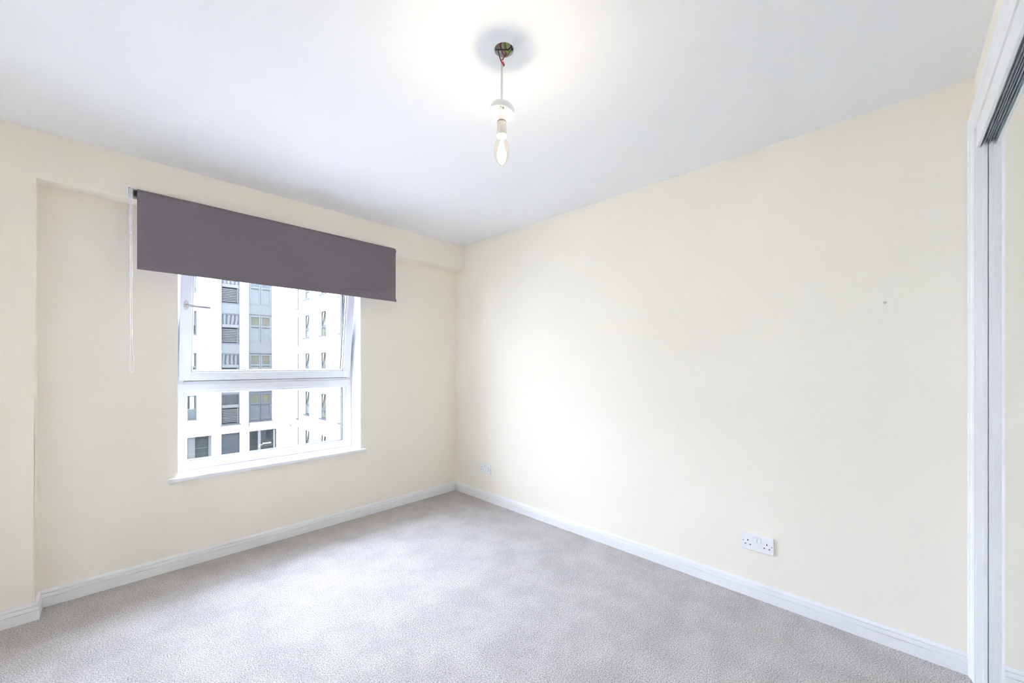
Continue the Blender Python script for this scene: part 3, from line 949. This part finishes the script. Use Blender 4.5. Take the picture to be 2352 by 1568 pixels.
# column of panelled double shutters with small top lights
for k in range(0, 4):
    z = k * FH
    hd = -0.72 + z
    u0, u1 = 4.41, 5.86
    f = pframe('window', PA, u0, u1, hd - 2.02, hd, 0.08, 0.10, 0.18, M_FG2 if k > 1 else M_FG, blockA)
    mm = M_FG2 if k > 0 else M_FG
    for (a, b) in ((4.49, 5.13), (5.15, 5.78)):
        lf = pframe('shutter_leaf', PA, a, b, hd - 1.94, hd - 0.07, 0.085, 0.09, 0.16, mm, f)
        pbox('pane', PA, a + 0.08, b - 0.08, hd - 0.74, hd - 0.15, 0.135, 0.15, (M_BGPANE if k < 3 else M_PALEPANE), f)
        pbox('shutter_rail', PA, a + 0.08, b - 0.08, hd - 0.86, hd - 0.73, 0.08, 0.15, mm, f)
        pbox('panel_bead', PA, a + 0.08, b - 0.08, hd - 1.875, hd - 1.835, 0.085, 0.15, M_LT, f)
        pbox('panel_groove', PA, a + 0.08, b - 0.08, hd - 0.895, hd - 0.86, 0.10, 0.126, M_DOOR, f)
        pbox('shutter_panel', PA, a + 0.08, b - 0.08, hd - 1.87, hd - 0.85, 0.125, 0.15, mm, f)
    if k < 3:
        pbox('spandrel_panel', PA, u0, u1, hd + 0.02, hd + 0.69, 0.11, 0.17, M_FG2, blockA)
        pbox('spandrel_rail', PA, u0, u1, hd + 0.02, hd + 0.07, 0.06, 0.12, M_LT, blockA)
pbox('window_ledge', PA, 4.35, 5.92, -2.83, -2.755, -0.07, 0.18, M_FG2, blockA)
pbox('spandrel_panel', PA, 4.41, 5.86, -0.72 + 3 * FH + 0.02, 8.6, 0.11, 0.17, M_FG2, blockA)
# ground floor: bin store bay, roller shutter, entrance door
pbox('bay_dark_sheet', PA, -0.3, 2.354, GZ, -3.41, 0.26, 0.30, M_VOID, blockA)  # solid sheet, its dark colour standing in for the bay's shaded interior
pbox('gate_post', PA, 1.16, 1.51, GZ, -3.45, 0.16, 0.24, M_LT, blockA)
pbox('gate_post', PA, 2.20, 2.354, GZ, -3.41, 0.16, 0.26, M_LT, blockA)
for zz in (-4.20, -4.95):
    pbox('gate_rail', PA, 1.51, 2.20, zz - 0.012, zz + 0.012, 0.23, 0.26, M_LT, blockA)
sh = pframe('roller_shutter', PA, 2.849, 3.91, GZ, -3.40, 0.05, 0.13, 0.20, M_SHUT, blockA)
NS = 22
for j in range(NS):
    z0 = GZ + 0.05 + j * (-3.45 - GZ - 0.05) / NS
    pbox('shutter_slat', PA, 2.90, 3.86, z0, z0 + 0.088, 0.15, 0.18, M_SHUT, sh, 0.008)
pbox('shutter_back', PA, 2.89, 3.87, GZ, -3.42, 0.185, 0.20, M_LOUVB, sh)
df = pframe('entrance_door', PA, 4.436, 6.124, GZ, -3.40, 0.10, 0.12, 0.20, M_SHUT, blockA)
pbox('side_light', PA, 4.53, 4.98, GZ + 0.1, -3.50, 0.15, 0.17, M_DKPANE, df)
pbox('side_rail', PA, 4.53, 4.98, -4.74, -4.68, 0.13, 0.17, M_DOOR, df)
pbox('door_post', PA, 4.98, 5.15, GZ, -3.45, 0.11, 0.19, mat('mid_slate_post', (0.0333, 0.0334, 0.0311, 1), 0.5), df)
pbox('door_leaf', PA, 5.15, 5.97, GZ, -3.50, 0.14, 0.18, M_DOOR, df)
pbox('door_window', PA, 5.487, 5.76, -4.08, -3.54, 0.125, 0.145, M_LOUVB, df)
pbox('letter_plate', PA, 5.27, 5.79, -4.43, -4.345, 0.12, 0.14, mat('bright_letter_plate', (0.20, 0.20, 0.20, 1), 0.3), df)
pbox('door_handle', PA, 5.04, 5.11, -4.60, -4.40, 0.06, 0.11, MATS['bright_letter_plate'], df)
pbox('door_handle', PA, 5.06, 5.24, -4.47, -4.43, 0.04, 0.08, MATS['bright_letter_plate'], df)
pbox('door_groove', PA, 5.2, 5.9, -4.56, -4.545, 0.13, 0.15, M_LT, df)
pbox('door_lintel', PA, 4.38, 6.18, -3.40, -3.31, -0.03, 0.02, M_RENDER, blockA)
tube('wall_pipe', [(4.1, YA - 0.05, -3.28), (7.0, YA - 0.05, -3.28)], 0.018, mat('white_conduit', (0.8, 0.8, 0.79, 1), 0.5), blockA, 8)
pbox('pipe_bracket', PA, 6.96, 7.06, -3.33, -3.23, -0.09, 0.0, M_FG2, blockA)
wl = tag(empty('wall_lantern', (4.41, YA, -2.96)), 'small dark brass lantern fixed beside the slate entrance door', 'lamp')
pbox('lantern_body', PA, 4.37, 4.46, -3.09, -2.86, -0.12, -0.03, mat('dark_brass', (0.02, 0.017, 0.012, 1), 0.4, 0.3), wl, 0.01)
pbox('lantern_glass', PA, 4.40, 4.465, -3.04, -2.93, -0.126, -0.05, mat('amber_glass', (0.09, 0.055, 0.015, 1), 0.3), wl)
pbox('lantern_plate', PA, 4.38, 4.45, -3.06, -2.90, -0.03, 0.0, MATS['dark_brass'], wl)
ab = tag(empty('alarm_box', (3.55, YA, -3.13)), 'small white alarm box above the slate roller shutter', 'alarm')
pbox('alarm_case', PA, 3.43, 3.66, -3.20, -3.06, -0.07, -0.001, M_PLASTIC, ab, 0.015)
pbox('alarm_sensor', PA, 3.58, 3.63, -3.26, -3.20, -0.06, -0.02, M_SCREW, ab, 0.005)
pbox('air_vent', PA, 1.88, 2.08, 2.30, 2.40, -0.02, 0.01, mat('grey_air_vent', (0.028, 0.028, 0.028, 1), 0.7), blockA)

# ---- wing B, at right angles, running towards the room
blockB = blockA          # the same building turning the corner
cols = [(26.14, 27.25), (23.09, 24.24), (20.02, 21.12), (16.97, 18.07), (13.92, 15.02)]
holes = []
for k in range(-1, 4):
    z = k * FH
    for (a, b) in cols:
        z0, z1 = (-2.31 + z, -0.69 + z)
        if k == -1:
            z0 = GZ + 0.3
        holes.append((a, b, z0, z1))
    holes.append((28.36, 28.95, (-2.80 + z) if k > -1 else GZ + 0.3, -0.67 + z))
bm = bmesh.new()
addwall(bm, (9.0, YA - 0.002), (GZ, TOP), holes, PB, 0.0, 0.35)
bm_obj('facade_wall', bm, M_RENDERB, blockB)
pbox('parapet', PB, 9.0, YA - 0.06, TOP, TOP + 0.08, -0.05, 0.4, M_FG, blockB)
for zz in (4.76, -0.675):
    pbox('movement_joint', PB, 9.0, YA - 0.1, zz - 0.016, zz + 0.016, -0.004, 0.002, MATS['joint_dark_grey'], blockB)
for (a, b, z0, z1) in holes:
    t = 0.06
    tall = b - a < 0.8
    f = pframe('window', PB, a, b, z0, z1, t, 0.12, 0.18, M_FG, blockB)
    pbox('curtain_or_backing', PB, a, b, z0, z1, 0.34, 0.36, M_BACKING if not tall else M_PALEPANE, f)  # backing plate added to close the window, standing in for its interior
    if tall:
        pbox('pane', PB, a + t, b - t, z0 + t, z1 - t, 0.14, 0.15, M_PALEPANE, f)
        pbox('window_ledge', PB, a - 0.05, b + 0.05, z0 - 0.05, z0, -0.06, 0.14, M_FG, f)
        continue
    zr = z0 + (z1 - z0) * 0.36
    pbox('window_rail', PB, a + t, b - t, zr - 0.06, zr + 0.06, 0.10, 0.17, M_FG, f)
    pbox('pane', PB, a + t, b - t, z0 + t, zr - 0.05, 0.14, 0.15, M_BGPANE, f)
    # upper sash tipped inwards
    bm = bmesh.new()
    for (p0, p1, q0, q1) in ((a + t, a + t + 0.06, zr + 0.06, z1 - t), (b - t - 0.06, b - t, zr + 0.06, z1 - t),
                             (a + t, b - t, zr + 0.06, zr + 0.12), (a + t, b - t, z1 - t - 0.06, z1 - t)):
        padd(bm, PB, p0, p1, q0, q1, 0.14, 0.18)
    SH = Matrix.Translation((XB + 0.16, 0, zr + 0.06)) @ Matrix.Rotation(R(9), 4, 'Y') @ Matrix.Translation((-XB - 0.16, 0, -zr - 0.06))
    bmesh.ops.transform(bm, matrix=SH, verts=bm.verts)
    bm_obj('tilted_sash', bm, M_FG, f)
    bm = bmesh.new()
    padd(bm, PB, a + t + 0.05, b - t - 0.05, zr + 0.11, z1 - t - 0.05, 0.155, 0.165)
    bmesh.ops.transform(bm, matrix=SH, verts=bm.verts)
    bm_obj('pane', bm, M_BGPANE, f)
    if z0 > GZ + 0.5:
        pbox('window_ledge', PB, a - 0.05, b + 0.06, z0 - 0.07, z0 + 0.01, -0.08, 0.14, M_FG, f)
for (yv, zv) in ((27.65, 5.07), (24.53, 5.11), (27.62, 2.29), (24.53, 2.29), (27.61, -3.13), (24.6, -3.12)):
    pbox('air_vent', PB, yv - 0.05, yv + 0.05, zv - 0.07, zv + 0.07, -0.03, 0.01, M_SCREW, blockB)
